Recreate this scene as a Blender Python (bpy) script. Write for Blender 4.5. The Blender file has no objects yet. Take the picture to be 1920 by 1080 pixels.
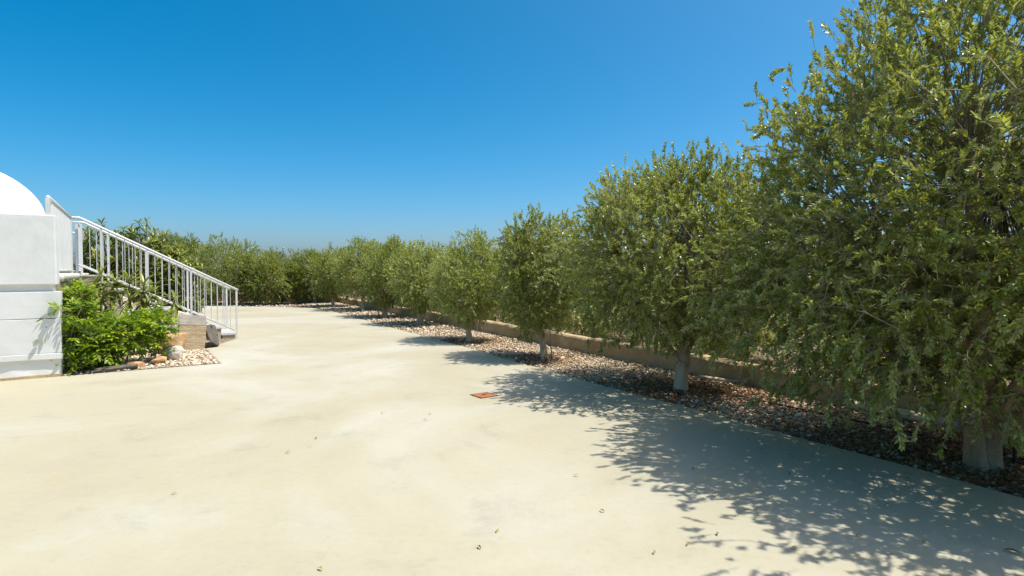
import bpy, bmesh, math, random
import numpy as np
from mathutils import Vector, Matrix, noise

scene = bpy.context.scene
COL = scene.collection
R = math.radians

# ------------------------------------------------------------------ camera
cam = bpy.data.cameras.new("camera")
cam.sensor_width = 36.0
cam.lens = 20.0
cam.clip_start = 0.05
cam.clip_end = 3000.0
cam_ob = bpy.data.objects.new("camera", cam)
cam_ob.location = (0, 0, 1.6)
cam_ob.rotation_euler = (R(90 - 1.61), 0, 0)
COL.objects.link(cam_ob)
scene.camera = cam_ob

# ------------------------------------------------------------------ light
SUN_EL, SUN_AZ = 65.5, 95.0          # azimuth clockwise from +Y
world = bpy.data.worlds.new("World")
scene.world = world
world.use_nodes = True
wn, wl = world.node_tree.nodes, world.node_tree.links
for n_ in list(wn): wn.remove(n_)
wo = wn.new("ShaderNodeOutputWorld")
bg = wn.new("ShaderNodeBackground")
sky = wn.new("ShaderNodeTexSky")
sky.sky_type = 'NISHITA'
sky.sun_disc = False
sky.sun_elevation = R(SUN_EL)
sky.sun_rotation = R(SUN_AZ)
sky.altitude = 0
sky.air_density = 0.66
sky.dust_density = 2.5
sky.ozone_density = 3.0
hs = wn.new("ShaderNodeHueSaturation")
hs.inputs['Saturation'].default_value = 1.54
hs.inputs['Hue'].default_value = 0.481
hs.inputs['Value'].default_value = 1.0
wl.new(sky.outputs[0], hs.inputs['Color'])
wl.new(hs.outputs[0], bg.inputs[0])
bg.inputs[1].default_value = 0.144
wl.new(bg.outputs[0], wo.inputs[0])

sun = bpy.data.lights.new("sun", 'SUN')
sun.energy = 3.95
sun.angle = R(0.53)
sun.color = (1.0, 0.975, 0.92)
sun_ob = bpy.data.objects.new("sun", sun)
sd = Vector((math.sin(R(SUN_AZ)) * math.cos(R(SUN_EL)), math.cos(R(SUN_AZ)) * math.cos(R(SUN_EL)), math.sin(R(SUN_EL))))
sun_ob.rotation_euler = sd.to_track_quat('Z', 'Y').to_euler()
sun_ob.location = sd * 40
COL.objects.link(sun_ob)

vs = scene.view_settings
vs.view_transform = 'Standard'
vs.look = 'None'
vs.exposure = 0.5
vs.gamma = 1.0
vs.use_curve_mapping = False
scene.cycles.max_bounces = 9
scene.cycles.diffuse_bounces = 5
scene.cycles.transparent_max_bounces = 4
scene.cycles.use_denoising = True

# ------------------------------------------------------------------ material helpers
def nmat(name):
    m = bpy.data.materials.new(name)
    m.use_nodes = True
    nt = m.node_tree
    b = nt.nodes["Principled BSDF"]
    return m, nt, b

def N(nt, typ, **kw):
    n = nt.nodes.new(typ)
    for k, v in kw.items():
        if k.startswith('_'):
            setattr(n, k[1:], v)
        else:
            n.inputs[k.replace('__', ' ')].default_value = v
    return n

def ramp(nt, src, stops):
    r = nt.nodes.new("ShaderNodeValToRGB")
    e = r.color_ramp.elements
    while len(e) > 1: e.remove(e[-1])
    for i, (p, c) in enumerate(stops):
        el = e[0] if i == 0 else e.new(p)
        el.position = p
        el.color = (c[0], c[1], c[2], 1) if not isinstance(c, (int, float)) else (c, c, c, 1)
    nt.links.new(src, r.inputs[0])
    return r.outputs[0]

def mixc(nt, fac, a, b, mode='MIX'):
    n = nt.nodes.new("ShaderNodeMix")
    n.data_type = 'RGBA'
    n.blend_type = mode
    for sock, v in ((n.inputs[0], fac), (n.inputs[6], a), (n.inputs[7], b)):
        if hasattr(v, 'is_linked') or isinstance(v, bpy.types.NodeSocket):
            nt.links.new(v, sock)
        elif isinstance(v, (int, float)):
            sock.default_value = v
        else:
            sock.default_value = (v[0], v[1], v[2], 1)
    return n.outputs[2]

def noise_t(nt, scale, detail=4, rough=0.55, coord=None, dist=0.0):
    n = N(nt, "ShaderNodeTexNoise", Scale=scale, Detail=detail, Roughness=rough, Distortion=dist)
    if coord is None:
        coord = obj_coord(nt)
    nt.links.new(coord, n.inputs['Vector'])
    return n.outputs[0]

def obj_coord(nt):
    t = nt.nodes.get("tc")
    if t is None:
        t = nt.nodes.new("ShaderNodeTexCoord")
        t.name = "tc"
    return t.outputs['Object']

def gen_pos(nt):
    t = nt.nodes.get("geo")
    if t is None:
        t = nt.nodes.new("ShaderNodeNewGeometry")
        t.name = "geo"
    return t.outputs['Position']

def bump(nt, b, h, strength=0.3, dist=0.01):
    n = N(nt, "ShaderNodeBump", Strength=strength, Distance=dist)
    nt.links.new(h, n.inputs['Height'])
    nt.links.new(n.outputs[0], b.inputs['Normal'])

def scaled(nt, coord, s):
    m = nt.nodes.new("ShaderNodeMapping")
    m.inputs['Scale'].default_value = s
    nt.links.new(coord, m.inputs[0])
    return m.outputs[0]

def math_n(nt, op, a, b=None):
    n = nt.nodes.new("ShaderNodeMath")
    n.operation = op
    for i, v in enumerate((a, b)):
        if v is None: continue
        if isinstance(v, (int, float)): n.inputs[i].default_value = v
        else: nt.links.new(v, n.inputs[i])
    return n.outputs[0]

# ------------------------------------------------------------------ materials
def mat_concrete():
    m, nt, b = nmat("yard_concrete")
    p = gen_pos(nt)
    big = noise_t(nt, 0.33, 5, 0.6, p, 0.6)
    mid = noise_t(nt, 1.5, 13, 0.74, p, 0.25)
    fine = noise_t(nt, 30, 6, 0.7, p)
    streak = noise_t(nt, 2.1, 12, 0.74, scaled(nt, p, (0.7, 1.5, 1)), 0.5)
    c = ramp(nt, big, [(0.30, (0.398, 0.347, 0.230)), (0.48, (0.430, 0.387, 0.268)), (0.68, (0.488, 0.458, 0.362))])
    c2 = ramp(nt, mid, [(0.30, (0.80, 0.81, 0.83)), (0.44, (0.98, 0.98, 0.98)), (0.53, (1, 1, 1)), (0.63, (1, 0.985, 0.93)), (0.78, (0.90, 0.865, 0.76))])
    c = mixc(nt, 0.85, c, c2, 'MULTIPLY')
    st = ramp(nt, streak, [(0.30, 0.0), (0.36, 1.0)])
    stc = ramp(nt, noise_t(nt, 0.55, 3, 0.5, p), [(0.50, 0.0), (0.66, 1.0)])
    fac = math_n(nt, 'MULTIPLY', math_n(nt, 'SUBTRACT', 1.0, st), stc)
    c = mixc(nt, math_n(nt, 'MULTIPLY', fac, 0.38), c, (0.40, 0.38, 0.31))
    # old damp blotches with their own outline
    bl = ramp(nt, noise_t(nt, 0.8, 3, 0.5, scaled(nt, p, (0.8, 1.2, 1)), 0.4), [(0.63, 0.0), (0.66, 1.0), (0.72, 0.4)])
    c = mixc(nt, math_n(nt, 'MULTIPLY', bl, 0.22), c, (0.47, 0.46, 0.37))
    spk = ramp(nt, noise_t(nt, 17, 9, 0.8, p), [(0.30, (0.62, 0.60, 0.56)), (0.40, (0.93, 0.925, 0.91)), (0.55, (1, 1, 1)), (0.72, (1, 0.985, 0.95))])
    c = mixc(nt, 0.6, c, spk, 'MULTIPLY')
    nt.links.new(c, b.inputs['Base Color'])
    b.inputs['Roughness'].default_value = 0.75
    b.inputs['Specular IOR Level'].default_value = 0.3
    h = math_n(nt, 'ADD', math_n(nt, 'MULTIPLY', fine, 0.25), mid)
    bump(nt, b, h, 0.25, 0.02)
    return m

def mat_soil():
    m, nt, b = nmat("soil")
    p = gen_pos(nt)
    c = ramp(nt, noise_t(nt, 0.8, 6, 0.6, p), [(0.3, (0.11, 0.065, 0.03)), (0.55, (0.17, 0.115, 0.055)), (0.75, (0.22, 0.17, 0.08))])
    nt.links.new(c, b.inputs['Base Color'])
    b.inputs['Roughness'].default_value = 0.95
    bump(nt, b, noise_t(nt, 9, 5, 0.6, p), 0.6, 0.05)
    return m

def mat_bed():
    m, nt, b = nmat("gravel_bed")
    p = gen_pos(nt)
    v = N(nt, "ShaderNodeTexVoronoi", Scale=26.0)
    nt.links.new(p, v.inputs['Vector'])
    sep = nt.nodes.new("ShaderNodeSeparateColor")
    nt.links.new(v.outputs['Color'], sep.inputs[0])
    peb = ramp(nt, sep.outputs[0], [(0.0, (0.12, 0.065, 0.035)), (0.3, (0.26, 0.17, 0.10)), (0.6, (0.45, 0.36, 0.27)), (1.0, (0.62, 0.56, 0.48))])
    gap = ramp(nt, v.outputs['Distance'], [(0.35, (1, 1, 1)), (0.75, (0.35, 0.28, 0.22))])
    c = mixc(nt, 1.0, peb, gap, 'MULTIPLY')
    lit = ramp(nt, noise_t(nt, 0.9, 5, 0.6, p), [(0.42, 0.0), (0.62, 1.0)])
    c = mixc(nt, math_n(nt, 'MULTIPLY', lit, 0.55), c, (0.20, 0.095, 0.04))
    nt.links.new(c, b.inputs['Base Color'])
    b.inputs['Roughness'].default_value = 0.9
    bump(nt, b, math_n(nt, 'SUBTRACT', 1.0, v.outputs['Distance']), 0.8, 0.03)
    return m

def mat_attr_ramp(name, stops, rough=0.8, spec=0.3, bumpscale=None, attr="tint", speckle=None):
    m, nt, b = nmat(name)
    a = nt.nodes.new("ShaderNodeAttribute")
    a.attribute_name = attr
    c = ramp(nt, a.outputs['Fac'], stops)
    if speckle:
        s = ramp(nt, noise_t(nt, speckle, 4, 0.6, gen_pos(nt)), [(0.3, (0.7, 0.68, 0.64)), (0.6, (1, 1, 1))])
        c = mixc(nt, 0.8, c, s, 'MULTIPLY')
    nt.links.new(c, b.inputs['Base Color'])
    b.inputs['Roughness'].default_value = rough
    b.inputs['Specular IOR Level'].default_value = spec
    if bumpscale:
        bump(nt, b, noise_t(nt, bumpscale, 4, 0.6, gen_pos(nt)), 0.4, 0.01)
    return m

def mat_leaf(name, top, under, rough=0.42, spec=0.5, trans=0.28, tcol=(0.25, 0.32, 0.04)):
    m = bpy.data.materials.new(name)
    m.use_nodes = True
    nt = m.node_tree
    b = nt.nodes["Principled BSDF"]
    out = nt.nodes["Material Output"]
    a = nt.nodes.new("ShaderNodeAttribute")
    a.attribute_name = "tint"
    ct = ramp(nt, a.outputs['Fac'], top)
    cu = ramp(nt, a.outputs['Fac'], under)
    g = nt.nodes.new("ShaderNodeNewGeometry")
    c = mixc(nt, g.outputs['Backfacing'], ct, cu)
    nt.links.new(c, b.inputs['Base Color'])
    b.inputs['Roughness'].default_value = rough
    b.inputs['Specular IOR Level'].default_value = spec
    t = nt.nodes.new("ShaderNodeBsdfTranslucent")
    tc = mixc(nt, 0.55, ct, tcol)
    nt.links.new(tc, t.inputs['Color'])
    mx = nt.nodes.new("ShaderNodeMixShader")
    mx.inputs[0].default_value = trans
    nt.links.new(b.outputs[0], mx.inputs[1])
    nt.links.new(t.outputs[0], mx.inputs[2])
    nt.links.new(mx.outputs[0], out.inputs[0])
    return m

def mat_plaster(name, base, stain, dirt=0.5):
    m, nt, b = nmat(name)
    p = obj_coord(nt)
    big = noise_t(nt, 1.3, 6, 0.62, p, 0.5)
    c = ramp(nt, big, [(0.28, [x * 0.90 for x in base]), (0.5, base), (0.8, [min(0.9, x * 1.02) for x in base])])
    st = ramp(nt, noise_t(nt, 3.2, 6, 0.65, scaled(nt, p, (1, 1, 0.35)), 0.3), [(0.60, 0.0), (0.78, 1.0)])
    c = mixc(nt, math_n(nt, 'MULTIPLY', st, dirt), c, stain)
    nt.links.new(c, b.inputs['Base Color'])
    b.inputs['Roughness'].default_value = 0.82
    b.inputs['Specular IOR Level'].default_value = 0.25
    h = math_n(nt, 'ADD', noise_t(nt, 6, 5, 0.6, p), math_n(nt, 'MULTIPLY', noise_t(nt, 60, 3, 0.6, p), 0.2))
    bump(nt, b, h, 0.35, 0.012)
    return m

def mat_stone(name, stops, scale=3.0, rough=0.9, bs=14, bstr=0.6, layer=None):
    m, nt, b = nmat(name)
    p = obj_coord(nt)
    src = noise_t(nt, scale, 6, 0.62, scaled(nt, p, layer) if layer else p, 0.7)
    c = ramp(nt, src, stops)
    sp = ramp(nt, noise_t(nt, 45, 3, 0.6, p), [(0.3, (0.75, 0.72, 0.68)), (0.5, (1, 1, 1))])
    c = mixc(nt, 0.7, c, sp, 'MULTIPLY')
    nt.links.new(c, b.inputs['Base Color'])
    b.inputs['Roughness'].default_value = rough
    b.inputs['Specular IOR Level'].default_value = 0.2
    h = math_n(nt, 'ADD', noise_t(nt, bs, 6, 0.65, p), src)
    bump(nt, b, h, bstr, 0.03)
    return m

def mat_metal_paint():
    m, nt, b = nmat("white_railing_paint")
    p = gen_pos(nt)
    c = ramp(nt, noise_t(nt, 4, 5, 0.6, p), [(0.3, (0.60, 0.59, 0.54)), (0.6, (0.68, 0.67, 0.62))])
    ru = ramp(nt, noise_t(nt, 14, 5, 0.7, p), [(0.68, 0.0), (0.74, 1.0)])
    c = mixc(nt, math_n(nt, 'MULTIPLY', ru, 0.35), c, (0.42, 0.30, 0.20))
    nt.links.new(c, b.inputs['Base Color'])
    b.inputs['Roughness'].default_value = 0.45
    return m

M = {}
M['concrete'] = mat_concrete()
M['soil'] = mat_soil()
M['bed'] = mat_bed()
M['pebble'] = mat_attr_ramp("pebbles", [(0.0, (0.20, 0.105, 0.045)), (0.25, (0.40, 0.265, 0.145)), (0.55, (0.60, 0.46, 0.295)), (0.8, (0.74, 0.61, 0.43)), (1.0, (0.80, 0.71, 0.56))], 0.85, 0.25, 60, speckle=50)
M['litter'] = mat_attr_ramp("dry_leaves", [(0.0, (0.075, 0.032, 0.014)), (0.4, (0.19, 0.085, 0.030)), (0.75, (0.32, 0.165, 0.055)), (1.0, (0.50, 0.33, 0.13))], 0.75, 0.3)
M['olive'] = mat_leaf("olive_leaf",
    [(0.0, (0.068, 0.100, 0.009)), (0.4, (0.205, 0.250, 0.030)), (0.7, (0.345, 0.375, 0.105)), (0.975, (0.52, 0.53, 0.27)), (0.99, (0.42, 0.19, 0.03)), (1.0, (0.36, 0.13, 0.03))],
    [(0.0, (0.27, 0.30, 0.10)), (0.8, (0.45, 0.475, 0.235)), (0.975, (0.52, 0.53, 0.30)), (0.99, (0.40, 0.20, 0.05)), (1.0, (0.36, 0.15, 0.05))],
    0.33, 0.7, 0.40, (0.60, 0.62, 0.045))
M['bush'] = mat_leaf("bush_leaf",
    [(0.0, (0.06, 0.13, 0.008)), (0.45, (0.23, 0.34, 0.010)), (0.85, (0.42, 0.50, 0.02)), (1.0, (0.50, 0.46, 0.04))],
    [(0.0, (0.09, 0.17, 0.04)), (1.0, (0.18, 0.27, 0.06))], 0.38, 0.5, 0.40, (0.42, 0.62, 0.02))
M['loquat'] = mat_leaf("loquat_leaf",
    [(0.0, (0.04, 0.075, 0.012)), (0.5, (0.09, 0.135, 0.018)), (0.85, (0.20, 0.24, 0.03)), (1.0, (0.32, 0.33, 0.045))],
    [(0.0, (0.14, 0.15, 0.06)), (1.0, (0.27, 0.27, 0.09))], 0.38, 0.5, 0.28, (0.35, 0.36, 0.03))
M['leaf_fallen'] = mat_attr_ramp("fallen_leaf", [(0.0, (0.05, 0.032, 0.014)), (0.5, (0.16, 0.15, 0.03)), (1.0, (0.38, 0.28, 0.05))], 0.55, 0.4)
M['bark'] = mat_stone("olive_bark", [(0.25, (0.16, 0.115, 0.075)), (0.5, (0.30, 0.225, 0.15)), (0.75, (0.42, 0.335, 0.235))], 5, 0.92, 26, 0.9, (1, 1, 0.35))
def mat_bark_pale():
    m, nt, b = nmat("limewashed_bark")
    p = obj_coord(nt)
    c = ramp(nt, noise_t(nt, 6, 6, 0.65, scaled(nt, p, (1, 1, 0.3)), 0.6), [(0.25, (0.30, 0.20, 0.115)), (0.45, (0.60, 0.48, 0.34)), (0.72, (0.80, 0.69, 0.54))])
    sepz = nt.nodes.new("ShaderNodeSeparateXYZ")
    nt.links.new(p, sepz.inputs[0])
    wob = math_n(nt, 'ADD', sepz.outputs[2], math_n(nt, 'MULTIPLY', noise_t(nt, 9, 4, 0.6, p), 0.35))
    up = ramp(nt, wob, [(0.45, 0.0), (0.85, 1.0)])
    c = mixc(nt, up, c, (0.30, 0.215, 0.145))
    nt.links.new(c, b.inputs['Base Color'])
    b.inputs['Roughness'].default_value = 0.92
    bump(nt, b, noise_t(nt, 22, 6, 0.65, scaled(nt, p, (1, 1, 0.3)), 0.5), 1.0, 0.04)
    return m
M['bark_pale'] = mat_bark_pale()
M['bark_tan'] = mat_stone('tan_bark', [(0.25, (0.22, 0.135, 0.07)), (0.5, (0.44, 0.31, 0.18)), (0.75, (0.62, 0.49, 0.31))], 5, 0.92, 24, 1.0, (1, 1, 0.3))
M['twig'] = mat_attr_ramp("twig_bark", [(0.0, (0.13, 0.10, 0.06)), (1.0, (0.32, 0.28, 0.19))], 0.85, 0.2)
M['white'] = mat_plaster("white_limewash", (0.70, 0.69, 0.645), (0.55, 0.51, 0.40), 0.6)
M['plinth'] = mat_plaster("white_plinth", (0.75, 0.735, 0.69), (0.50, 0.42, 0.24), 0.7)
M['dome'] = mat_plaster("dome_limewash", (0.82, 0.82, 0.80), (0.66, 0.64, 0.58), 0.25)
M['terrace'] = mat_stone("terrace_stone", [(0.3, (0.36, 0.27, 0.15)), (0.55, (0.47, 0.37, 0.22)), (0.8, (0.56, 0.47, 0.31))], 2.5, 0.9, 18, 0.5)
M['gardenwall'] = mat_stone("garden_wall_stone", [(0.25, (0.30, 0.21, 0.11)), (0.5, (0.46, 0.345, 0.19)), (0.8, (0.58, 0.47, 0.30))], 1.6, 0.92, 11, 0.9)
M['step_side'] = mat_stone("step_concrete", [(0.3, (0.30, 0.26, 0.17)), (0.55, (0.43, 0.38, 0.26)), (0.8, (0.50, 0.46, 0.34))], 3, 0.9, 20, 0.5)
M['step_top'] = mat_stone("step_marble", [(0.3, (0.42, 0.41, 0.375)), (0.6, (0.50, 0.49, 0.455)), (0.85, (0.56, 0.55, 0.52))], 2, 0.6, 20, 0.12)
M['paint'] = mat_metal_paint()
M['rock_pale'] = mat_stone("pale_rock", [(0.3, (0.50, 0.43, 0.33)), (0.55, (0.66, 0.60, 0.50)), (0.8, (0.75, 0.71, 0.63))], 4, 0.9, 12, 0.7)
M['rock_orange'] = mat_stone("orange_rock", [(0.3, (0.44, 0.22, 0.10)), (0.5, (0.56, 0.34, 0.18)), (0.72, (0.64, 0.50, 0.33))], 4, 0.9, 12, 0.8)
M['rock_layer'] = mat_stone("layered_stone", [(0.3, (0.40, 0.29, 0.16)), (0.5, (0.53, 0.42, 0.26)), (0.72, (0.62, 0.53, 0.36))], 3.2, 0.9, 15, 0.4, (1, 1, 5))
M['rock_grey'] = mat_stone("grey_stone", [(0.3, (0.085, 0.072, 0.055)), (0.55, (0.15, 0.13, 0.105)), (0.8, (0.22, 0.195, 0.16))], 3.5, 0.9, 14, 0.6)
M['rock_worn'] = mat_stone("worn_stone", [(0.3, (0.19, 0.165, 0.13)), (0.55, (0.28, 0.245, 0.195)), (0.8, (0.36, 0.32, 0.25))], 3.5, 0.9, 14, 0.6)
M['timber'] = mat_stone("bleached_timber", [(0.3, (0.46, 0.36, 0.23)), (0.5, (0.68, 0.57, 0.41)), (0.75, (0.78, 0.69, 0.53))], 3, 0.85, 20, 0.7, (1, 6, 6))
M['rust'] = mat_stone("rusty_iron", [(0.3, (0.26, 0.085, 0.035)), (0.55, (0.42, 0.15, 0.065)), (0.8, (0.46, 0.20, 0.09))], 7, 0.8, 30, 0.4)
M['iron'] = mat_stone("dark_iron", [(0.3, (0.03, 0.025, 0.02)), (0.7, (0.07, 0.05, 0.04))], 8, 0.7, 30, 0.4)
M['tubing'] = mat_stone("black_tubing", [(0.3, (0.018, 0.018, 0.018)), (0.7, (0.03, 0.028, 0.026))], 8, 0.5, 30, 0.1)

# ------------------------------------------------------------------ geometry helpers
def add(name, me, mat=None, parent=None, loc=(0, 0, 0), rz=0.0):
    o = bpy.data.objects.new(name, me)
    COL.objects.link(o)
    if mat is not None and not me.materials:
        me.materials.append(mat)
    o.parent = parent
    o.location = loc
    o.rotation_euler = (0, 0, rz)
    return o

def tag(o, label=None, cat=None, group=None, kind=None):
    if label: o['label'] = label
    if cat: o['category'] = cat
    if group: o['group'] = group
    if kind: o['kind'] = kind
    return o

def empty(name, loc=(0, 0, 0), rz=0.0):
    o = bpy.data.objects.new(name, None)
    o.empty_display_size = 0.2
    COL.objects.link(o)
    o.location = loc
    o.rotation_euler = (0, 0, rz)
    return o

def np_mesh(name, V, F, tint=None, smooth=False):
    """V (n,3) float, F (m,k) int with constant k."""
    V = np.asarray(V, np.float32); F = np.asarray(F, np.int32)
    m, k = F.shape
    me = bpy.data.meshes.new(name)
    me.vertices.add(len(V)); me.vertices.foreach_set("co", V.ravel())
    me.loops.add(m * k); me.loops.foreach_set("vertex_index", F.ravel())
    me.polygons.add(m)
    me.polygons.foreach_set("loop_start", np.arange(0, m * k, k, dtype=np.int32))
    me.polygons.foreach_set("loop_total", np.full(m, k, np.int32))
    me.polygons.foreach_set("use_smooth", np.full(m, smooth, bool))
    if tint is not None:
        a = me.attributes.new("tint", 'FLOAT', 'FACE')
        a.data.foreach_set("value", np.asarray(tint, np.float32))
    me.update(calc_edges=True)
    return me

class MB:
    def __init__(self): self.v, self.f = [], []
    def box(self, x0, x1, y0, y1, z0, z1):
        b = len(self.v)
        self.v += [(x0, y0, z0), (x1, y0, z0), (x1, y1, z0), (x0, y1, z0), (x0, y0, z1), (x1, y0, z1), (x1, y1, z1), (x0, y1, z1)]
        self.f += [tuple(b + i for i in q) for q in ((0, 3, 2, 1), (4, 5, 6, 7), (0, 1, 5, 4), (1, 2, 6, 5), (2, 3, 7, 6), (3, 0, 4, 7))]
        return self
    def tube(self, pts, rad, n=8, cap=True):
        pts = [Vector(p) for p in pts]
        if not isinstance(rad, (list, tuple)): rad = [rad] * len(pts)
        b0 = len(self.v)
        up = None
        for i, p in enumerate(pts):
            d = (pts[min(i + 1, len(pts) - 1)] - pts[max(i - 1, 0)]).normalized()
            if up is None:
                up = Vector((0, 0, 1)) if abs(d.z) < 0.9 else Vector((1, 0, 0))
            a = d.cross(up).normalized(); c = a.cross(d).normalized(); up = c
            for k in range(n):
                t = 2 * math.pi * k / n
                self.v.append(tuple(p + (a * math.cos(t) + c * math.sin(t)) * rad[i]))
        for i in range(len(pts) - 1):
            for k in range(n):
                a0 = b0 + i * n + k; a1 = b0 + i * n + (k + 1) % n
                self.f.append((a0, a1, a1 + n, a0 + n))
        if cap:
            self.f.append(tuple(b0 + k for k in range(n))[::-1])
            self.f.append(tuple(b0 + (len(pts) - 1) * n + k for k in range(n)))
        return self
    def mesh(self, name, smooth=False, bevel=0.0, seg=2):
        me = bpy.data.meshes.new(name)
        me.from_pydata(self.v, [], self.f)
        if bevel > 0:
            bm = bmesh.new(); bm.from_mesh(me)
            bmesh.ops.bevel(bm, geom=bm.edges[:], offset=bevel, segments=seg, affect='EDGES', profile=0.6)
            bm.to_mesh(me); bm.free()
        if smooth:
            me.polygons.foreach_set("use_smooth", [True] * len(me.polygons))
        me.update()
        return me

def rough_box(x0, x1, y0, y1, z0, z1, cell, amp, seed, bevel=0.02):
    """a box with a gridded, slightly uneven surface and soft arrises"""
    bm = bmesh.new()
    bmesh.ops.create_cube(bm, size=1.0)
    for v in bm.verts:
        v.co = Vector(((x0 + x1) / 2 + v.co.x * (x1 - x0), (y0 + y1) / 2 + v.co.y * (y1 - y0), (z0 + z1) / 2 + v.co.z * (z1 - z0)))
    if bevel: bmesh.ops.bevel(bm, geom=bm.edges[:], offset=bevel, segments=2, affect='EDGES', profile=0.6)
    for ax, ext in ((0, (x0, x1)), (1, (y0, y1)), (2, (z0, z1))):
        k = int((ext[1] - ext[0]) / cell)
        for i in range(1, k + 1):
            co = [0, 0, 0]; co[ax] = ext[0] + (ext[1] - ext[0]) * i / (k + 1)
            no = [0, 0, 0]; no[ax] = 1
            bmesh.ops.bisect_plane(bm, geom=bm.verts[:] + bm.edges[:] + bm.faces[:], plane_co=co, plane_no=no)
    for v in bm.verts:
        d = noise.noise_vector(v.co * 1.7 + Vector((seed * 3.1, seed, 0))) * amp
        d += noise.noise_vector(v.co * 6.0 + Vector((seed, 0, seed * 2.3))) * amp * 0.45
        v.co += d
    me = bpy.data.meshes.new("rough_box")
    bm.to_mesh(me); bm.free()
    return me

def hull_rock(sx, sy, sz, seed, n=22, boxy=0.0):
    rng = random.Random(seed)
    bm = bmesh.new()
    for _ in range(n):
        d = Vector((rng.gauss(0, 1), rng.gauss(0, 1), rng.gauss(0, 1))).normalized()
        if boxy:
            mx = max(abs(d.x), abs(d.y), abs(d.z)); d = d.lerp(d / mx, boxy)
        d *= rng.uniform(0.85, 1.05)
        bm.verts.new((d.x * sx / 2, d.y * sy / 2, d.z * sz / 2))
    r = bmesh.ops.convex_hull(bm, input=bm.verts[:])
    for v in set(g for g in r['geom_interior'] + r['geom_unused'] if isinstance(g, bmesh.types.BMVert)):
        bm.verts.remove(v)
    bmesh.ops.bevel(bm, geom=bm.edges[:], offset=min(sx, sy, sz) * 0.03, segments=1, affect='EDGES')
    bmesh.ops.triangulate(bm, faces=bm.faces[:])
    bmesh.ops.subdivide_edges(bm, edges=bm.edges[:], cuts=1, use_grid_fill=True)
    for v in bm.verts:
        v.co += noise.noise_vector(v.co * 7 + Vector((seed, 0, 0))) * min(sx, sy, sz) * 0.05
    zmin = min(v.co.z for v in bm.verts)
    for v in bm.verts: v.co.z -= zmin
    me = bpy.data.meshes.new("rock")
    bm.to_mesh(me); bm.free()
    return me

# row frame: E0 on the yard's right edge, d along the row (away), n across (right)
D2 = Vector((-0.494, 0.8695)); N2 = Vector((0.8695, 0.494)); E0 = Vector((3.60, 3.95))
def row(t, s, z=0.0):
    p = E0 + D2 * t + N2 * s
    return (p.x, p.y, z)
# house frame: C at the white wall's corner, u along the wall, v away
TH = R(33.8)
CU = Vector((math.cos(TH), math.sin(TH))); CV = Vector((-math.sin(TH), math.cos(TH))); C0 = Vector((-6.93, 8.66))
def house(u, v, z=0.0):
    p = C0 + CU * u + CV * v
    return (p.x, p.y, z)

# ------------------------------------------------------------------ setting
BED_Z = -0.045
g = MB(); s_ = 900
g.v = [(-s_, -s_, -0.10), (s_, -s_, -0.10), (s_, s_, -0.10), (-s_, s_, -0.10)]; g.f = [(0, 1, 2, 3)]
tag(add("ground", g.mesh("ground"), M['soil']), kind='structure')

def edge_t(t):
    return 0.035 * math.sin(t * 0.7 + 0.6) + 0.018 * math.sin(t * 2.3) + 0.014 * noise.noise(Vector((t * 3.7, 1.3, 0))) + 0.010 * noise.noise(Vector((t * 11.0, 5.1, 0)))

FAR_CORNER = Vector((-7.9, 24.6))
def yard_mesh():
    top = []
    for i in range(0, 701):
        t = -13 + i * (36.2 / 700)
        x, y, _ = row(t, edge_t(t)); top.append((x, y))
    top += [(-8.9, 25.3), (-10.5, 25.9), (-13.5, 26.6), (-20, 27.6), (-30, 29.0)]
    top += [(-30, -10)]
    n = len(top)
    v = [(x, y, 0.0) for x, y in top] + [(x, y, -0.09) for x, y in top]
    f = [tuple(range(n))]
    f += [(i, n + i, n + (i + 1) % n, (i + 1) % n) for i in range(n)]
    me = bpy.data.meshes.new("yard")
    me.from_pydata(v, [], f); me.update()
    bm = bmesh.new(); bm.from_mesh(me); bmesh.ops.recalc_face_normals(bm, faces=bm.faces[:]); bm.to_mesh(me); bm.free()
    return me
tag(add("yard_pavement", yard_mesh(), M['concrete']), kind='structure')

bedm = MB()
rows_ = []
for i in range(49):
    t = -13 + i * (45.0 / 48)
    rows_.append([row(t, s, BED_Z) for s in (-0.25, 0.6, 1.3, 2.0)])
for r_ in rows_: bedm.v += r_
for i in range(48):
    for k in range(3):
        a = i * 4 + k; bedm.f.append((a, a + 1, a + 5, a + 4))
b0 = len(bedm.v)
bedm.v += [(-8.0, 24.2, BED_Z - .004), (-8.6, 31.2, BED_Z - .004), (-32, 36.6, BED_Z - .004), (-32, 28.6, BED_Z - .004), (-13, 26.2, BED_Z - .004)]
bedm.f.append((b0, b0 + 1, b0 + 2, b0 + 3, b0 + 4))
tag(add("gravel_bed", bedm.mesh("gravel_bed"), M['bed']), kind='structure')

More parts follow.
